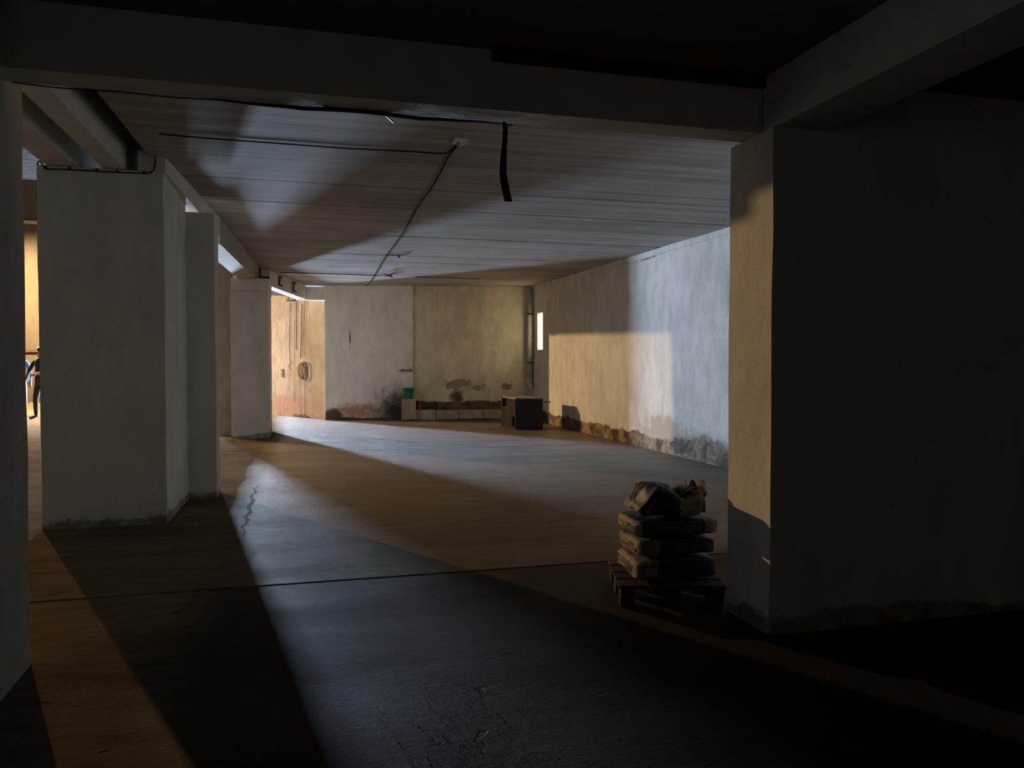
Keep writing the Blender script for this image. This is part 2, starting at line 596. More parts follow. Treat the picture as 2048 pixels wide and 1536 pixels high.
def wf(b):
    box(b, XR + 0.03, XR + 0.07, WY0 - 0.001, WY0 + 0.02, WZ0, WZ1)
    box(b, XR + 0.03, XR + 0.07, WY1 - 0.02, WY1 + 0.001, WZ0, WZ1)
    box(b, XR + 0.03, XR + 0.07, WY0, WY1, WZ0 - 0.001, WZ0 + 0.02)
    box(b, XR + 0.03, XR + 0.07, WY0, WY1, WZ1 - 0.02, WZ1 + 0.001)


quick('window_frame', wf, 'white_enamel', parent=win)
# plaster cove along the top of the right wall
quick('trim_1', lambda b: prism(b, [(XR - 0.02, 3.8), (XR + 0.01, 3.8), (XR + 0.01, 18.38), (XR - 0.02, 18.38)],
      [ceil_z(3.8) - 0.09] * 2 + [ceil_z(18.38) - 0.09] * 2, [ceil_z(3.8) + 0.01] * 2 + [ceil_z(18.38) + 0.01] * 2), 'right_wall',
      label='crumbling plaster strip where right wall meets ceiling', kind='structure')
quick('wall_far', lambda b: prism(b, [(0.43, far_y(0.43)), (2.53, far_y(2.53)), (2.53, 19.75), (0.55, 19.75)], 0, 3.6), 'far_wall_a', label='white far wall section with black mould by the bucket', kind='structure')
quick('wall_far', lambda b: prism(b, [(2.53, far_y(2.53) + 0.08), (XR, far_y(XR) + 0.08), (XR, 19.6), (2.53, 19.6)], 0, 3.6), 'far_wall_b', label='yellowed far wall section with peeling plaster', kind='structure')
# slanted sunny wall seen through the opening
quick('wall_hall', lambda b: prism(b, [(0.55, 19.59), (-0.98, 21.873), (-1.35, 22.4), (-0.9, 22.7), (0.9, 20.0)], 0, 9.3), 'hall_wall',
      label='bright tan wall of the side hall behind the opening', kind='structure')
quick('wall_hall', lambda b: box(b, -1.35, -0.9, 22.4, 28, 0, 9.3), 'hall_wall', label='end wall of the side hall next to the daylight door', kind='structure')


def hall_door_wall(b):
    x0, x1, y, h = DOOR
    box(b, -5.2, x0, y, y + 0.12, 0, 9.3)
    box(b, x1, -1.3, y, y + 0.12, 0, 9.3)
    box(b, x0, x1, y, y + 0.12, h, 9.3)


quick('wall_hall', hall_door_wall, 'hall_back', label='hall wall pierced by the tall daylight door', kind='structure')
quick('wall_hall', lambda b: box(b, -5.3, -5.2, 26, 27.6, 0, 9.3), 'hall_back', label='return wall beside the daylight door', kind='structure')
quick('wall_hall', lambda b: box(b, -15, -5.2, 27.5, 27.9, 0, 9.3), 'hall_back', label='lamp lit back wall behind the two people', kind='structure')
quick('wall_hall', lambda b: box(b, -15.2, -14.8, -13, 28, 0, 9.3), 'hall_back', label='outer wall of the side hall', kind='structure')
quick('wall_hall', lambda b: box(b, -15, -1.2, 9.05, 9.25, 3.5, 9.3), 'hall_back', label='upper wall over the left side bay', kind='structure')
quick('wall_hall', lambda b: box(b, -1.38, -1.2, 9.2, 22.5, 3.3, 9.3), 'hall_back', label='upper wall over the row of columns', kind='structure')
quick('wall_left', lambda b: box(b, -6.5, -6.3, -13, 9.2, 0, 3.7), 'column', label='wall of the left side bay', kind='structure')
quick('wall_near', lambda b: box(b, -6.5, 5.75, -13.2, -13, 0, 3.7), 'column', label='wall behind the camera', kind='structure')
# ledge and tall blind panel on the lamp lit back wall
quick('trim_2', lambda b: box(b, -14, -5.3, 27.40, 27.50, 1.76, 1.84), 'wood', label='dark ledge along the hall back wall', kind='structure')
pn = bmesh.new()
for (x0, x1, z0, z1) in ((-9.6, -8.05, 7.5, 7.6), (-9.6, -8.05, 5.80, 5.90), (-8.15, -8.05, 5.8, 7.6), (-9.6, -9.5, 5.8, 7.6)):
    box(pn, x0, x1, 27.44, 27.5, z0, z1)
obj('trim_3', pn, 'wood_grey', label='raised frame of a blind panel high on hall wall', kind='structure')

# ------------------------------------------------------------------ columns, piers and beams


def column(pts, z1, label, mat='column', cuts=14, amt=0.006):
    bm = bmesh.new()
    prism(bm, pts, 0, z1)
    bev(bm, 0.015, 2)
    bmesh.ops.subdivide_edges(bm, edges=[e for e in bm.edges if abs(e.verts[0].co.z - e.verts[1].co.z) > 1], cuts=cuts)
    for v in bm.verts:
        if v.co.z > 0.01:
            d = noise.noise_vector(v.co * 2.3) * amt
            v.co += Vector((d.x, d.y, 0))
    return obj('concrete_column', bm, mat, label=label, cat='column', group='concrete columns')


def rect(x0, x1, y0, y1):
    return [(x0, y0), (x1, y0), (x1, y1), (x0, y1)]


c_big = column(rect(-2.16, -1.19, 7.23, 8.5), 3.05, 'wide white plastered pier with a cable looped across its top')
c_two = column(rect(-1.19, -0.915, 8.5, 8.85), 2.95, 'slim shaded column set close behind the wide pier')
c_four = column(rect(-1.37, -0.70, 15.15, 16.5), 2.75, 'square column beside the bright opening at far left')
bm = bmesh.new()
box(bm, -1.355, -0.69, 15.13, 16.52, 2.755, 2.99)
bev(bm, 0.012)
obj('column_cap', bm, 'column', parent=c_four)
column(rect(-1.64, -1.38, 15.75, 16.5), 3.3, 'stained column just behind the square one by the opening', 'concrete')
column([(-1.95, 3.1), (-1.22, 3.1), (-1.25, 4.0), (-1.95, 4.0)], 2.88, 'dark pillar cropped by the left edge of the picture', 'concrete')
column(rect(2.29, 5.40, 3.45, 3.86), 2.60, 'broad dark pier beside the stack of bags')


def beam(pts, z0, z1, label, mat='concrete', bw=0.012):
    bm = bmesh.new()
    prism(bm, pts, z0, z1)
    bev(bm, bw)
    return obj('concrete_beam', bm, mat, label=label, cat='beam', group='concrete beams')


b_front = beam(rect(-1.26, 2.55, 3.57, 3.75), 2.60, 3.3, 'deep dark beam spanning the top of the picture', 'column')
beam(rect(2.30, 2.62, -12.9, 3.56), 2.60, 2.95, 'beam running back from the dark pier at upper right', 'column')
beam(rect(-1.66, -1.49, 4.0, 9.1), 3.055, 3.36, 'slim beam landing on middle of the wide pier', 'column')
beam(rect(-2.09, -1.86, 4.0, 9.1), 3.055, 3.36, 'slim beam landing on left end of the wide pier', 'column')
beam([(-1.39, 7.24), (-1.17, 7.24), (-1.03, 10.2), (-1.30, 10.2)], [3.055, 3.055, 2.96, 2.96], 3.32, 'edge beam from the wide pier over the slim column', 'column')
beam([(-1.30, 10.2), (-1.03, 10.2), (-0.88, 16.4), (-1.2, 16.4)], [2.88, 2.88, 2.995, 2.995], 3.34, 'edge beam running from slim column to square column')
b_lint = beam([(-0.95, 16.3), (-0.72, 16.3), (-0.02, 19.5), (-0.26, 19.5)], 2.97, 3.36, 'lintel beam with metal brackets over the bright opening', 'column')
beam(rect(-0.25, 0.43, 19.52, 19.75), 2.96, 3.28, 'short grey header right of the lintel beam', 'far_wall_a')


beam(rect(2.55, 5.40, 3.50, 3.80), 2.605, 3.35, 'shaded infill over the broad dark pier', 'column')

# ------------------------------------------------------------------ things on the beams
def bracket(p, s, label):
    t = thing('metal_bracket', p, label, 'bracket', 'brackets on the lintel beam')
    d = Vector((0.23, 0.973, 0)).normalized()
    nrm = Vector((0.973, -0.23, 0))
    for (u0, u1, z0, z1, nm) in ((0, s, s * 0.86, s, 'arm'), (0, s, 0, s * 0.14, 'arm'), (0, s * 0.16, 0, s, 'back_plate')):
        bm = bmesh.new()
        a, b = p + d * u0, p + d * u1
        q = [a + nrm * 0.004, b + nrm * 0.004, b + nrm * 0.035, a + nrm * 0.035]
        prism(bm, [(v.x, v.y) for v in q], p.z + z0, p.z + z1)
        obj(nm, bm, 'cable_grey', parent=t)


ln = Vector((0.973, -0.23, 0))
lp = Vector((-0.72, 16.3, 0))
bracket(on_plane(557, 571, lp, ln), 0.20, 'rusty bracket nearer the square column')
bracket(on_plane(585, 583, lp, ln), 0.22, 'bracket at far end of the lintel beam')
t = thing('hook_bracket', (-0.76, 15.2, 2.995), 'small black angle hook on top of the square column', 'hook')
quick('arm', lambda b: box(b, -0.86, -0.66, 15.14, 15.20, 2.995, 3.03), 'black_metal', parent=t)
quick('upright', lambda b: box(b, -0.86, -0.82, 15.14, 15.20, 3.03, 3.19), 'black_metal', parent=t)

# black strip painted in for the shadow gap over the front beam
quick('gap_shadow', lambda b: box(b, 0.85, 2.29, 3.525, 3.569, 2.825, 2.879), 'black_rubber',
      label='black strip drawn for the shadow gap over the deep beam', cat='gap_shadow')


def cable(name, pts, r, mat, label, group=None, sm=6, cat='cable', parent=None):
    bm = bmesh.new()
    tube(bm, smooth_path(pts, sm), r, 6)
    return obj(name, bm, mat, parent=parent, label=label, cat=cat, group=group)


# flat black cable under the front beam with a hanging strap
pts = []
for i in range(25):
    x = -1.2 + 2.2 * i / 24
    sag = 0.012 * math.sin(i * 0.7) + (0.012 if 12 < i < 20 else 0)
    pts.append((x, 3.735, 2.594 - abs(sag) * 0.6))
bm = bmesh.new()
rr = [0.003 + (0.008 * math.sin(math.pi * (i - 8) / 15) if 8 < i < 23 else 0) for i in range(25)]
tube(bm, pts, rr, 6)
obj('beam_cable', bm, 'black_rubber', label='black cable stretched under the deep beam', cat='cable')

bm = bmesh.new()
prof = [(1008, 243, .006), (1010, 250, .012), (1011, 262, .012), (1009, 290, .012), (1007, 318, .016), (1006, 345, .018), (1010, 372, .020), (1017, 403, .021)]
rows = []
for i, (x, y, w) in enumerate(prof):
    p = on_y(x, y, 3.70)
    a = -0.5 + 0.25 * i / 7 * 3
    u = Vector((math.cos(a * 0.5), math.sin(a * 0.5), 0))
    rows.append([bm.verts.new(p - u * w + Vector((0, dy, 0))) for dy in (0, 0.004)] + [bm.verts.new(p + u * w + Vector((0, dy, 0))) for dy in (0.004, 0)])
for a, b in zip(rows, rows[1:]):
    for k in range(4):
        bm.faces.new((a[k], a[(k + 1) % 4], b[(k + 1) % 4], b[k]))
bm.faces.new(rows[0])
bm.faces.new(list(reversed(rows[-1])))
obj('hanging_strap', bm, 'brown_strap', label='flat dark strap hanging from the deep beam', cat='strap')
cable('loose_wire', [on_y(762, 221, 3.735), on_y(768, 228, 3.735), on_y(775, 234, 3.74), on_y(781, 239, 3.74), on_y(788, 246, 3.74)], 0.0035, 'wire_light',
      'short frayed wire end poking from the deep beam')


def cz(x, y, dz=0.012):
    z = 3.2
    for _ in range(6):
        p = on_z(x, y, z)
        z = ceil_z(p.y) - dz
    return on_z(x, y, z)


# ceiling rose with its cables
rp = cz(920, 280, 0.0)
t = thing('ceiling_rose', (rp.x, rp.y, rp.z - 0.05), 'small white ceiling lamp mount with stub of cable', 'lamp mount')
bm = bmesh.new()
box(bm, rp.x - 0.055, rp.x + 0.055, rp.y - 0.06, rp.y + 0.06, rp.z - 0.022, rp.z + 0.01)
bev(bm, 0.006, 2)
obj('mount_plate', bm, 'white_enamel', parent=t)
bm = bmesh.new()
lathe(bm, (rp.x, rp.y + 0.01, rp.z - 0.045), [(0.014, 0), (0.026, 0.004), (0.028, 0.03)], 14)
obj('socket', bm, 'white_pvc', parent=t)
cable('ceiling_cable', [cz(318, 268), cz(420, 277), cz(560, 287), cz(700, 297), cz(820, 303), cz(878, 307), cz(900, 303), cz(912, 290), cz(918, 285)], 0.0055, 'cable',
      'brown cable crossing the ceiling from wide pier to lamp mount')
cable('ceiling_cable', [cz(917, 288), cz(896, 315), cz(880, 347), cz(860, 380), cz(838, 410), cz(815, 450), cz(790, 487), cz(772, 511), cz(752, 545), cz(738, 567), cz(730, 571)],
      0.0065, 'cable', 'long cable running down the ceiling towards the far wall', sm=4)
fy = far_y(0.9) - 0.012
cable('wall_cable', [on_y(732, 569, fy), on_y(722, 572, fy), on_y(690, 570, fy), on_y(660, 567, fy), on_y(652, 567, fy)], 0.009, 'cable_grey',
      'grey cable along the top of the far wall')
cable('ceiling_cable', [cz(560, 545, .02), cz(640, 547, .02), cz(700, 549, .02), cz(752, 551, .02), cz(764, 551, .03)], 0.009, 'cable_grey', 'grey line tracing the dark ceiling seam near the far wall')  # tube drawn in place of a dark ceiling seam
cable('wire_tuft', [cz(764, 550, .05), cz(772, 549, .10), cz(779, 552, .03), cz(785, 554, .09), cz(776, 552, .06), cz(770, 553, .03), cz(783, 550, .05)], 0.012, 'brown_strap',
      'tangled dark red wire tuft on ceiling near the far wall')
cable('ceiling_wire', [cz(771, 510, .02), cz(785, 510, .02), cz(798, 510, .02), cz(810, 509, .03), cz(822, 505, .02)], 0.007, 'cable_grey',
      'short bent wire branching off the ceiling cable')
cable('junction_wire', [cz(797, 511, .02), cz(797, 513, .05), cz(800, 514, .06)], 0.013, 'cable_grey', 'small grey knot under the short bent wire')
cable('ceiling_cable', [cz(830, 554, .02), cz(900, 556, .02), cz(960, 558, .02)], 0.007, 'cable', 'thin dark cable on ceiling in front of yellowed wall')
# cable looped across the wide pier
py = 7.222
cc = thing('pier_cable', (-1.7, py, 3.0), 'black cable clipped across the top of the wide pier', 'cable')
cable('wire', [on_y(x, y, py) for x, y in ((74, 330), (78, 322), (83, 326), (88, 334), (96, 338), (130, 339), (170, 341), (220, 344), (270, 346), (292, 347), (304, 343), (309, 334), (311, 310), (312, 285), (313, 277))],
      0.006, 'black_rubber', None, cat=None, parent=cc)
for x, y in ((92, 336), (139, 338), (194, 341), (235, 343), (288, 346)):
    p = on_y(x, y, py)
    bm = bmesh.new()
    box(bm, p.x - 0.008, p.x + 0.008, py - 0.012, py + 0.008, p.z - 0.004, p.z + 0.016)
    obj('clip', bm, 'black_rubber', parent=cc)

# ------------------------------------------------------------------ drain pipe in the far corner
PYP = 18.25
pc = thing('drain_pipe', (5.28, PYP, 0.72), 'white plastic drain pipe in the far right corner', 'pipe')
px = min(on_y(1060, 600, PYP).x, XR - 0.08)
bm = bmesh.new()
tube(bm, [(px, PYP, 3.28), (px, PYP, 0.98)], 0.062, 16)
obj('pipe', bm, 'white_pvc', parent=pc)
bm = bmesh.new()
tube(bm, smooth_path([(px, PYP, 1.02), (px, PYP, 0.93), (px + 0.015, PYP, 0.84), (px + 0.045, PYP + 0.01, 0.77)], 5), 0.070, 16)
obj('elbow', bm, 'white_pvc', parent=pc)
for z in (2.6, 1.4):
    bm = bmesh.new()
    lathe(bm, (px, PYP, z), [(0.068, 0), (0.072, 0.01), (0.072, 0.03), (0.068, 0.04)], 16)
    obj('clamp', bm, 'cable_grey', parent=pc)

# ------------------------------------------------------------------ kerb, post, bucket, shelf at the far wall
kb = thing('kerb', (4.0, far_y(4.0) - 0.08, 0), 'low concrete kerb along the yellowed far wall', 'kerb')
xs = [2.56, 3.05, 3.60, 4.18, 4.78, 5.40]
for a, b in zip(xs, xs[1:]):
    bm = bmesh.new()
    j_ = random.uniform(-.012, .012)
    prism(bm, [(a + 0.010, far_y(a) - 0.17 + j_), (b - 0.010, far_y(b) - 0.17 + j_), (b - 0.010, far_y(b) + 0.075), (a + 0.010, far_y(a) + 0.075)], 0, 0.255 + random.uniform(-.010, .010))
    bev(bm, 0.014, 2)
    obj('block', bm, 'kerb', parent=kb)
PYF = 18.72
PX0, PX1 = on_y(805, 820, PYF).x, on_y(832, 820, PYF).x
bm = bmesh.new()
prism(bm, [(PX0, PYF), (PX1, PYF), (PX1 - 0.01, 18.97), (PX0 + 0.01, 18.97)], 0, 0.53)
bev(bm, 0.02, 2)
rough_edges(bm, 0.008, 6, 2)
obj('concrete_post', bm, 'kerb', label='short rough concrete post under the teal bucket', cat='post')
BX, BY, BZ = (PX0 + PX1) / 2, 18.86, 0.545
bk = thing('bucket', (BX, BY, BZ), 'teal plastic bucket standing on the short post', 'bucket')
bm = bmesh.new()
lathe(bm, (BX, BY, BZ), [(0.098, 0), (0.104, 0.01), (0.128, 0.23), (0.143, 0.235), (0.143, 0.255), (0.130, 0.255), (0.098, 0.03)], 28)
obj('bucket_body', bm, 'teal', parent=bk)
bm = bmesh.new()
tube(bm, [(BX + 0.145 * math.cos(a), BY - 0.150 * math.sin(a) * 0.6, BZ + 0.24 - 0.12 * math.sin(a)) for a in [math.pi * k / 14 for k in range(15)]], 0.004, 6)
obj('handle', bm, 'teal', parent=bk)
q = on_y(843, 817, 18.6)
bm = bmesh.new()
lathe(bm, (q.x, far_y(q.x) - 0.04, 0.268), [(0.030, 0), (0.032, 0.01), (0.028, 0.10), (0.012, 0.16), (0.012, 0.20), (0.008, 0.205)], 16)
obj('bottle', bm, 'red', label='small faded red bottle on the kerb by the post', cat='bottle')
sx0, sx1 = on_y(798, 741, 19.0).x, on_y(826, 741, 19.0).x
sy = far_y(sx1)
sz = on_y(812, 742, 19.0).z
sh = thing('wall_shelf', ((sx0 + sx1) / 2, sy - 0.05, sz), 'tiny dark shelf fixed to the white far wall', 'shelf')
quick('board', lambda b: prism(b, [(sx0, sy - 0.08), (sx1, sy - 0.08), (sx1, far_y(sx1) - 0.001), (sx0, far_y(sx0) - 0.001)], sz, sz + 0.015), 'wood', parent=sh)
for x in (sx0 + 0.06, sx1 - 0.09):
    quick('support', lambda b: box(b, x, x + 0.05, sy - 0.06, sy - 0.002, sz + 0.0151, sz + 0.06), 'wood_grey', parent=sh)

# ------------------------------------------------------------------ black cabinet
FLc, FRc, BLc = Vector((4.235, 15.62, 0)), Vector((4.80, 15.48, 0)), Vector((4.18, 16.55, 0))
ux = (FRc - FLc).normalized()
uy = (BLc - FLc).normalized()
W_, D_, H_ = (FRc - FLc).length, (BLc - FLc).length, 0.665
cab = thing('metal_cabinet', FLc + ux * W_ / 2 + uy * D_ / 2, 'black metal cabinet on the floor near the right wall', 'cabinet')


def cbox(nm, u0, u1, v0, v1, z0, z1, mat, parent=cab, bw=0.0):
    bm = bmesh.new()
    q = [FLc + ux * u + uy * v for u, v in ((u0, v0), (u1, v0), (u1, v1), (u0, v1))]
    prism(bm, [(p.x, p.y) for p in q], z0, z1)
    if bw:
        bev(bm, bw, 2)
    return obj(nm, bm, mat, parent=parent)


cbox('front_panel', 0, W_, 0, 0.03, 0.005, H_ - 0.005, 'black_metal', bw=0.006)
cbox('right_panel', W_ - 0.02, W_, 0.03, D_, 0, H_ - 0.02, 'black_metal')
cbox('back_panel', 0, W_ - 0.02, D_ - 0.03, D_, 0.02, H_ - 0.02, 'black_metal')
cbox('base', 0.02, W_ - 0.02, 0.03, D_ - 0.03, 0.02, 0.05, 'black_metal')
tp = cbox('top', 0, W_, 0, D_, H_ - 0.02, H_ + 0.005, 'tan_top', bw=0.004)
# left side: grey sheet with two open holes
hs = [(0.03, 0.22, 0.03, 0.26, 'void'), (0.62, 0.93, 0.47, 0.62, 'void')]
cbox('side_panel', 0.004, 0.02, 0.03, 0.22, 0.27, H_ - 0.02, 'grey_panel')
cbox('side_panel', 0.004, 0.02, 0.22, 0.60, 0.05, H_ - 0.02, 'grey_panel')
cbox('side_panel', 0.004, 0.02, 0.60, D_ - 0.03, 0.05, 0.46, 'grey_panel')
cbox('hole_shadow_box', 0.05, 0.30, 0.05, 0.24, 0.052, 0.26, 'dark_void')  # near-black box paints the shadow inside the open hole
cbox('hole_shadow_box', 0.05, 0.30, 0.60, D_ - 0.04, 0.47, 0.62, 'dark_void')
cbox('corner_strip', -0.008, 0.012, D_ - 0.05, D_ + 0.005, 0.0, H_, 'black_metal')
cbox('seam_strip', -0.004, 0.004, 0.30, 0.32, 0.05, H_ - 0.02, 'black_metal')
bm = bmesh.new()
hp = FRc + Vector((-0.01, 0.05, 0.60))
tube(bm, [hp, hp + Vector((0.19, -0.03, -0.02))], 0.010, 8)
obj('rod', bm, 'black_metal', parent=cab)

# ------------------------------------------------------------------ cables on the tan hall wall
wa = Vector((-0.98, 21.873, 0))
wn = Vector((0.833, 0.554, 0)).normalized()
wp = wa - wn * 0.02


def hw(x, y, off=0.0):
    return on_plane(x, y, wp - wn * off, wn)


rail = thing('cable_rail', hw(590, 600), 'bent rail holding cables at top of the tan wall', 'rail')
bm = bmesh.new()
tube(bm, [hw(573, 602), hw(590, 600), hw(604, 596)], 0.018, 8)
obj('bar', bm, 'cable', parent=rail)
for x in (575, 599, 605):
    bm = bmesh.new()
    c = hw(x, 596)
    w_ = Vector((0.554, -0.833, 0))
    tube(bm, [c + w_ * 0.05 * math.cos(a) + Vector((0, 0, 0.05 * math.sin(a))) for a in [2 * math.pi * k / 12 for k in range(13)]], 0.007, 6)
    obj('ring', bm, 'cable_grey', parent=rail)
wc = [((580, 606), (580, 640), (579, 690), (580, 718), 0.012, 'looped pair cable ending in a tangle, leftmost on tan wall'),
      ((589, 602), (589, 660), (588, 740), (588, 805), 0.006, 'thin long cable on tan wall just left of the coil'),
      ((593, 602), (593, 640), (593, 670), (592, 700), 0.013, 'short thick cable between the pair and the coil'),
      ((604, 608), (603, 650), (602, 690), (601, 716), 0.015, 'thick cable dropping to the coil'),
      ((610, 598), (609, 650), (608, 680), (609, 712), 0.010, 'thin cable dropping to right side of the coil'),
      ((600, 755), (600, 780), (600, 805), (600, 832), 0.007, 'cable from the coil down to the floor'),
      ((609, 760), (609, 785), (609, 805), (609, 832), 0.007, 'rightmost cable from the coil down to the floor')]
for a, b, c, d, r, lb in wc:
    cable('hanging_cable', [hw(*a), hw(*b), hw(*c), hw(*d)], r * 0.6, 'cable', lb, 'cables on the tan hall wall')
co = thing('cable_coil', hw(604, 765), 'grey cable coil hung on the tan wall', 'coil')
w_ = Vector((0.554, -0.833, 0))
for k, (x, y, rx, rz) in enumerate(((603, 741, .17, .19), (604, 742, .13, .20), (608, 742, .12, .24), (610, 741, .09, .22))):
    c = hw(x, y, 0.01 + 0.012 * k)
    bm = bmesh.new()
    tube(bm, [c + w_ * rx * math.cos(a) + Vector((0, 0, rz * math.sin(a))) for a in [2 * math.pi * j / 24 for j in range(25)]], 0.009, 6)
    obj('loop', bm, ['cable_grey', 'cable_grey'][k % 2], parent=co)
cable('cable_tail', [hw(578, 718), hw(582, 726), hw(577, 732), hw(582, 740)], 0.007, 'cable_grey', 'frayed tail of the leftmost wall cable')
for x, lb in ((597, 'left'), (610, 'right')):
    bm = bmesh.new()
    c = hw(x, 834, 0.03)
    tube(bm, smooth_path([Vector((c.x + dx, c.y + dy, 0.02 + dz)) for dx, dy, dz in ((.12, -.1, 0), (0, -.16, .02), (-.12, -.05, .03), (-.08, .0, .06), (.05, -.05, .03), (.1, -.12, 0))], 5), 0.010, 6)
    obj('floor_cable', bm, 'cable_grey', label='loose cable end lying at foot of tan wall, %s one' % lb, cat='cable', group='cable ends on the floor')
bx = hw(564, 745)
bm = bmesh.new()
for k in range(4):
    p = bx + Vector((0, 0, 0.055 * (k - 2)))
    prism(bm, [((p + w_ * s - wn * o).x, (p + w_ * s - wn * o).y) for s, o in ((-.05, -.02), (.05, -.02), (.05, .015), (-.05, .015))], p.z, p.z + 0.03)
obj('wall_grille', bm, 'ink', label='small rusty grille low on the tan wall', cat='grille')

# ------------------------------------------------------------------ pallet and bags
PR = Matrix.Rotation(math.radians(-16), 3, 'Z')
PC = Vector((2.10, 4.27, 0))
pal = thing('wooden_pallet', PC, 'small dark wooden pallet under the stacked bags', 'pallet')


def pbox(nm, x0, x1, y0, y1, z0, z1, mat):
    bm = bmesh.new()
    vs = box(bm, x0, x1, y0, y1, z0, z1)
    bev(bm, 0.004)
    for v in bm.verts:
        v.co = PR @ v.co + PC + noise.noise_vector(v.co * 9) * 0.003
    return obj(nm, bm, mat, parent=pal)


for y in (-0.30, -0.145, 0.01, 0.165):
    pbox('deck_board', -0.31, 0.30, y, y + 0.13, 0.107, 0.127, 'wood')
for x in (-0.30, -0.04, 0.21):
    pbox('stringer', x, x + 0.08, -0.31, 0.27, 0.088, 0.106, 'wood')
    for y in (-0.29, -0.04, 0.19):
        pbox('block', x, x + 0.08, y, y + 0.09, 0.004, 0.087, 'wood')


def bag(c, L, Dp, H, rz, label, bands, seed, sag=0.02, amp=0.010, tilt=0.0, boxy=9.0, torn=False):
    """filled paper sack; bands = list of (x0,x1,material index) along its length from the left end"""
    bm = bmesh.new()
    nx, ny, nz = 28, 14, 7
    R = Matrix.Rotation(rz, 3, 'Z') @ Matrix.Rotation(tilt, 3, 'Y')
    bmesh.ops.create_cube(bm, size=2.0)
    bmesh.ops.subdivide_edges(bm, edges=bm.edges[:], cuts=15, use_grid_fill=True)
    cc0 = Vector(c)
    for v in bm.verts:
        x, y, z = v.co
        # rounded box
        k = boxy
        n_ = (abs(x) ** k + abs(y) ** k + abs(z) ** k) ** (1 / k)
        x, y, z = x / n_, y / n_, z / n_
        px_ = x * L / 2
        py_ = y * Dp / 2
        endp = max(0, abs(x) - 0.55) / 0.45
        th = 1 - 0.14 * endp ** 2
        pz_ = z * H / 2 * th
        p = Vector((px_, py_, pz_))
        nn = noise.noise_vector(Vector((px_ * 6 + seed, py_ * 6, pz_ * 6)))
        n2 = noise.noise_vector(Vector((px_ * 18 + seed, py_ * 18, pz_ * 18)))
        p += nn * amp + n2 * amp * 0.55
        p.z -= sag * (x * x) * 0.3
        if torn:
            up_ = (z + 1) / 2
            p.x += 0.09 * up_ * (1 - (x + 1) / 2)
            p.z -= 0.055 * up_ * math.exp(-((x - 0.25) / 0.35) ** 2)
            p.z += 0.012 * up_ * math.exp(-((x + 0.75) / 0.2) ** 2)
        v.co = R @ p + cc0
    for f in bm.faces:
        cen = sum((R.inverted() @ (v.co - cc0) for v in f.verts), Vector()) / len(f.verts)
        u = cen.x / L + 0.5
        f.smooth = True
        for x0, x1, mi in bands:
            if x0 <= u < x1:
                f.material_index = mi
    t = thing('cement_bag', (c[0], c[1], c[2] - H / 2), label, 'bag', 'stacked paper bags')
    obj('sack', bm, ['navy', 'kraft', 'kraft_grey'], parent=t)
    return t, R


def prints(t, c, R, L, Dp, H, items, mat='print'):
    for (x0, x1, z0, z1) in items:
        bm = bmesh.new()
        vs = box(bm, x0 * L, x1 * L, -Dp / 2 - 0.004, -Dp / 2 + 0.004, z0 * H, z1 * H)
        for v in bm.verts:
            v.co = R @ v.co + Vector(c)
        obj('print_mark', bm, mat, parent=t)


def endprints(t, c, R, L, Dp, H, items, mat='ink'):
    for (y0, y1, z0, z1) in items:
        bm = bmesh.new()
        box(bm, -L / 2 - 0.003, -L / 2 + 0.008, y0 * Dp, y1 * Dp, z0 * H, z1 * H)
        for v in bm.verts:
            v.co = R @ v.co + Vector(c)
        obj('print_mark', bm, mat, parent=t)


def letters(x0, x1, z0, z1, n):
    """blurred letter-like strokes"""
    out = []
    w = (x1 - x0) / n
    for i in range(n):
        a = x0 + i * w
        out.append((a, a + w * 0.22, z0, z1))
        if i % 2 == 0:
            out.append((a + w * 0.22, a + w * 0.66, z1 - (z1 - z0) * 0.25, z1))
        else:
            out.append((a + w * 0.22, a + w * 0.66, z0, z0 + (z1 - z0) * 0.25))
        if i % 3 == 0:
            out.append((a + w * 0.5, a + w * 0.7, z0, z1))
    return out


c1 = (2.09, 4.23, 0.207)
t1, R1 = bag(c1, 0.50, 0.40, 0.122, math.radians(-5), 'navy and tan paper bag lying lowest on the pallet', [(0, .05, 1), (.05, .26, 2), (.26, 1.01, 0)], 1.0)
prints(t1, c1, R1, 0.50, 0.40, 0.122, letters(0.02, 0.20, -0.16, 0.10, 4))
endprints(t1, c1, R1, 0.50, 0.40, 0.122, [(-.3, .2, .05, .12), (-.1, .3, -.12, -.05)])
c2 = (2.09, 4.23, 0.335)
t2, R2 = bag(c2, 0.49, 0.38, 0.102, math.radians(-3), 'navy paper bag second from bottom of the stack', [(0, .05, 1), (.05, .26, 2), (.26, 1.01, 0)], 5.0)
prints(t2, c2, R2, 0.49, 0.38, 0.102, letters(-0.05, 0.13, -0.18, 0.2, 5) + letters(0.2, 0.38, -0.12, 0.1, 4))
endprints(t2, c2, R2, 0.49, 0.38, 0.102, [(-.25, -.05, -.05, .1), (-.35, .35, -.3, -.12)])
c3 = (2.09, 4.22, 0.445)
t3, R3 = bag(c3, 0.51, 0.39, 0.093, math.radians(-4), 'navy paper bag third up with a pale band at its right end', [(0, .05, 1), (.05, .80, 0), (.80, .95, 2), (.95, 1.01, 0)], 9.0)
prints(t3, c3, R3, 0.51, 0.39, 0.093, letters(-0.25, 0.0, 0.0, 0.2, 6) + letters(0.06, 0.26, -0.22, 0.22, 4))
endprints(t3, c3, R3, 0.51, 0.39, 0.093, [(-.3, -.2, -.1, .15), (-.12, .0, -.1, .15), (.02, .2, -.25, -.15), (.1, .35, -.05, .0)])
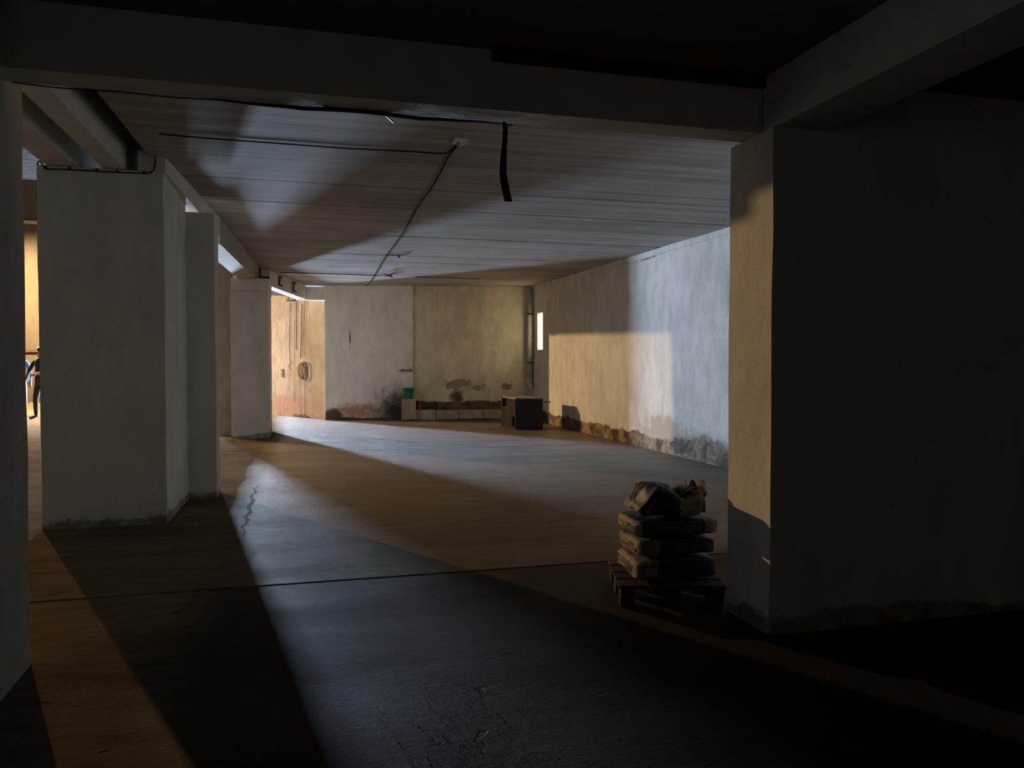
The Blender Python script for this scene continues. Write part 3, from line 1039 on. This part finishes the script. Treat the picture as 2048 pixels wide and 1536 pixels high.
# torn bag on top: upright, slumped, with ragged paper
c4 = (2.06, 4.22, 0.592)
t4, R4 = bag(c4, 0.40, 0.34, 0.158, math.radians(-8), 'torn open navy bag slumped on top of the stack', [(0, .07, 1), (.07, .64, 0), (.64, 1.01, 2)], 13.0, amp=0.022, tilt=math.radians(3), torn=True)


def flap(pts_fn, nu, nv, mat, parent, thick=0.004):
    bm = bmesh.new()
    g = [[bm.verts.new(pts_fn(i / nu, j / nv)) for j in range(nv + 1)] for i in range(nu + 1)]
    for i in range(nu):
        for j in range(nv):
            f = bm.faces.new((g[i][j], g[i + 1][j], g[i + 1][j + 1], g[i][j + 1]))
            f.smooth = True
    r = bmesh.ops.solidify(bm, geom=bm.faces[:], thickness=thick)
    return obj('torn_flap', bm, mat, parent=parent)


def f_right(u, v):
    p = Vector((2.17 + 0.11 * u, 4.08 + 0.05 * math.sin(3 * u) + 0.05 * v, 0.525 + 0.145 * v + 0.035 * math.sin(9 * u + 2) * v))
    return p + noise.noise_vector(Vector((u * 4, v * 4, 3))) * 0.028


def f_right2(u, v):
    p = Vector((2.26 + 0.03 * v - 0.02 * u, 4.10 + 0.22 * u, 0.525 + 0.145 * v + 0.03 * math.sin(7 * u) * v))
    return p + noise.noise_vector(Vector((u * 4 + 7, v * 4, 1))) * 0.026


def f_left(u, v):
    p = Vector((1.90 - 0.02 * u + 0.055 * v, 4.06 + 0.26 * u, 0.53 + 0.12 * v + 0.02 * math.sin(8 * u) * v))
    return p + noise.noise_vector(Vector((u * 4 + 3, v * 4, 9))) * 0.018


def f_top(u, v):
    p = Vector((1.96 + 0.24 * u, 4.06 + 0.24 * v, 0.665 - 0.05 * math.sin(math.pi * min(1, u * 1.1)) - 0.02 * v))
    return p + noise.noise_vector(Vector((u * 5 + 1, v * 5, 5))) * 0.025


flap(f_right, 12, 10, 'kraft_grey', t4)
flap(f_right2, 12, 10, 'kraft', t4)
flap(f_left, 12, 10, 'kraft', t4)
flap(f_top, 12, 12, 'navy', t4)

# ------------------------------------------------------------------ warm pendant lamp in the hall
pl = thing('pendant_lamp', LAMP + Vector((0, 0, -0.16)), 'warm pendant lamp with added flat disc cutting its light in the side hall', 'lamp')
bm = bmesh.new()
lathe(bm, (LAMP.x, LAMP.y, LAMP.z + 0.10), [(0.50, 0.0), (0.50, 0.01), (0.10, 0.10), (0.05, 0.14)], 32)  # flat disc added to keep the lamp off the upper back wall
obj('cutoff_disc', bm, 'white_enamel', parent=pl)
bm = bmesh.new()
tube(bm, [LAMP + Vector((0, 0, 0.24)), Vector((LAMP.x, LAMP.y, 9.2))], 0.012, 8)
obj('cord', bm, 'black_rubber', parent=pl)
bm = bmesh.new()
bmesh.ops.create_icosphere(bm, subdivisions=3, radius=0.14, matrix=Matrix.Translation(LAMP - Vector((0, 0, 0.05))))
obj('bulb', bm, 'bulb', parent=pl)
pd = bpy.data.lights.new('lamp_light', 'POINT')
pd.energy = LAMP_W
pd.color = (1.0, 0.64, 0.30)
pd.shadow_soft_size = 0.09
po = bpy.data.objects.new('lamp_light', pd)
po.location = (0, 0, 0.16)
po.parent = pl
COL.objects.link(po)


# ------------------------------------------------------------------ people
def person(base, face, joints, radii, edges, mats_fn, label, name='person'):
    """one skinned body; joints in a local frame (x right, y forward, z up)"""
    R = Matrix.Rotation(face, 3, 'Z')
    keys = list(joints)
    idx = {k: i for i, k in enumerate(keys)}
    me = bpy.data.meshes.new('body')
    me.from_pydata([R @ Vector(joints[k]) for k in keys], [(idx[a], idx[b]) for a, b in edges], [])
    o = bpy.data.objects.new('body', me)
    COL.objects.link(o)
    md = o.modifiers.new('skin', 'SKIN')
    md.use_smooth_shade = True
    for i, k in enumerate(keys):
        r = radii[k]
        me.skin_vertices[0].data[i].radius = r if isinstance(r, tuple) else (r, r)
    me.skin_vertices[0].data[idx['pelvis']].use_root = True
    sb = o.modifiers.new('sub', 'SUBSURF')
    sb.levels = sb.render_levels = 2
    dg = bpy.context.evaluated_depsgraph_get()
    ev = bpy.data.meshes.new_from_object(o.evaluated_get(dg))
    o.modifiers.clear()
    o.data = ev
    ev.materials.clear()
    names = []
    for p in ev.polygons:
        nm = mats_fn(R.inverted() @ p.center)
        if nm not in names:
            names.append(nm)
        p.material_index = names.index(nm)
        p.use_smooth = True
    for nm in names:
        ev.materials.append(M[nm])
    zmin = min(v.co.z for v in ev.vertices)
    for v in ev.vertices:
        v.co.z -= zmin
    root = thing(name, base, label, 'person')
    o.parent = root
    # hair
    hd = R @ Vector(joints['head'])
    bm = bmesh.new()
    bmesh.ops.create_icosphere(bm, subdivisions=3, radius=1.0)
    for v in bm.verts:
        q = v.co.copy()
        if q.y > 0.25 and q.z < 0.35:
            q *= 0.8
        v.co = R @ Vector((q.x * 0.098, q.y * 0.112 - 0.018, q.z * 0.115 + 0.045)) + Vector((hd.x, hd.y, hd.z - zmin))
        v.co += Vector(base)
    obj('hair', bm, 'hair', parent=root)
    # face features
    for sx in (-1, 1):
        bm = bmesh.new()
        bmesh.ops.create_icosphere(bm, subdivisions=2, radius=0.012, matrix=Matrix.Translation(Vector(base) + R @ (Vector(joints['head']) + Vector((sx * 0.032, 0.092, 0.012))) - Vector((0, 0, zmin))))
        obj('eye', bm, 'hair', parent=root)
        bm = bmesh.new()
        bmesh.ops.create_icosphere(bm, subdivisions=2, radius=0.025, matrix=Matrix.Translation(Vector(base) + R @ (Vector(joints['head']) + Vector((sx * 0.092, 0.0, 0.0))) - Vector((0, 0, zmin))))
        obj('ear', bm, 'skin', parent=root)
    return root


def body_joints(h, arm_l, arm_r, stance=0.11, stride=0.0):
    s = h / 1.75
    J = {'pelvis': (0, 0, 0.95), 'waist': (0, 0, 1.10), 'chest': (0, 0.0, 1.30), 'neckb': (0, 0, 1.46), 'neck': (0, 0.015, 1.53), 'head': (0, 0.03, 1.63), 'crown': (0, 0.02, 1.70), 'nose': (0, 0.125, 1.615)}
    for sd, sx, arm in (('l', -1, arm_l), ('r', 1, arm_r)):
        st = stride * sx
        J['hip' + sd] = (sx * 0.10, 0, 0.90)
        J['knee' + sd] = (sx * (stance + 0.005), st * 0.5 + 0.02, 0.50)
        J['ank' + sd] = (sx * stance, st - 0.02, 0.09)
        J['toe' + sd] = (sx * (stance + 0.02), st + 0.16, 0.045)
        J['sh' + sd] = (sx * 0.19, 0, 1.42)
        el, wr = arm
        J['el' + sd], J['wr' + sd] = el, wr
        d = (Vector(wr) - Vector(el)).normalized()
        side = d.cross(Vector((0, 1, 0.2))).normalized()
        palm = Vector(wr) + d * 0.075
        J['pm' + sd] = tuple(palm)
        for k in range(4):
            off = side * (k - 1.5) * 0.021
            ln_ = (0.065, 0.078, 0.072, 0.055)[k]
            J['f%d%s' % (k, sd)] = tuple(palm + off + d * 0.035)
            J['g%d%s' % (k, sd)] = tuple(palm + off + d * ln_ + Vector((0, 0.018, 0)))
        J['t0' + sd] = tuple(Vector(wr) + d * 0.03 + side * 0.045 + Vector((0, 0.01, 0)))
        J['t1' + sd] = tuple(Vector(wr) + d * 0.08 + side * 0.062 + Vector((0, 0.025, 0)))
    J = {k: tuple(c * s for c in v) for k, v in J.items()}
    R = {'pelvis': (.155, .115), 'waist': (.145, .105), 'chest': (.165, .115), 'neckb': (.10, .075), 'neck': .055, 'head': (.082, .098), 'crown': (.06, .07), 'nose': .014}
    E_ = [('pelvis', 'waist'), ('waist', 'chest'), ('chest', 'neckb'), ('neckb', 'neck'), ('neck', 'head'), ('head', 'crown'), ('head', 'nose')]
    for sd in 'lr':
        R.update({'hip' + sd: .095, 'knee' + sd: .066, 'ank' + sd: .046, 'toe' + sd: .038, 'sh' + sd: .068, 'el' + sd: .048, 'wr' + sd: .034, 'pm' + sd: (.042, .02), 't0' + sd: .013, 't1' + sd: .010})
        E_ += [('pelvis', 'hip' + sd), ('hip' + sd, 'knee' + sd), ('knee' + sd, 'ank' + sd), ('ank' + sd, 'toe' + sd), ('neckb', 'sh' + sd), ('sh' + sd, 'el' + sd), ('el' + sd, 'wr' + sd), ('wr' + sd, 'pm' + sd), ('wr' + sd, 't0' + sd), ('t0' + sd, 't1' + sd)]
        for k in range(4):
            R['f%d%s' % (k, sd)] = .0095
            R['g%d%s' % (k, sd)] = .008
            E_ += [('pm' + sd, 'f%d%s' % (k, sd)), ('f%d%s' % (k, sd), 'g%d%s' % (k, sd))]
    return J, R, E_


J, Rr, Ee = body_joints(1.78, ((-0.27, -0.02, 1.14), (-0.25, 0.10, 0.90)), ((0.27, -0.02, 1.14), (0.26, 0.08, 0.90)), 0.12)


def mat_blue(p):
    if p.z > 1.50:
        return 'skin'
    if p.z < 0.07:
        return 'shoe'
    if abs(p.x) > 0.2 and p.z < 0.92:
        return 'skin'
    if p.z > 0.93:
        return 'blue_jacket'
    return 'denim'


person(Vector((-7.40, 23.1, 0)), math.radians(200), J, Rr, Ee, mat_blue, 'person in blue jacket and pale jeans standing beyond the left pillar')
J, Rr, Ee = body_joints(1.82, ((-0.33, 0.06, 1.20), (-0.20, 0.30, 1.12)), ((0.34, 0.04, 1.18), (0.27, 0.20, 0.98)), 0.14, 0.06)


def mat_black(p):
    if p.z > 1.55:
        return 'skin'
    if p.z < 0.07:
        return 'shoe'
    if p.y > 0.27 and p.z > 0.9 or (p.x > 0.2 and p.y > 0.17 and p.z < 1.02):
        return 'skin'
    return 'black_cloth'


person(Vector((-6.47, 21.8, 0)), math.radians(150), J, Rr, Ee, mat_black, 'person in black clothes half hidden behind the wide pier')
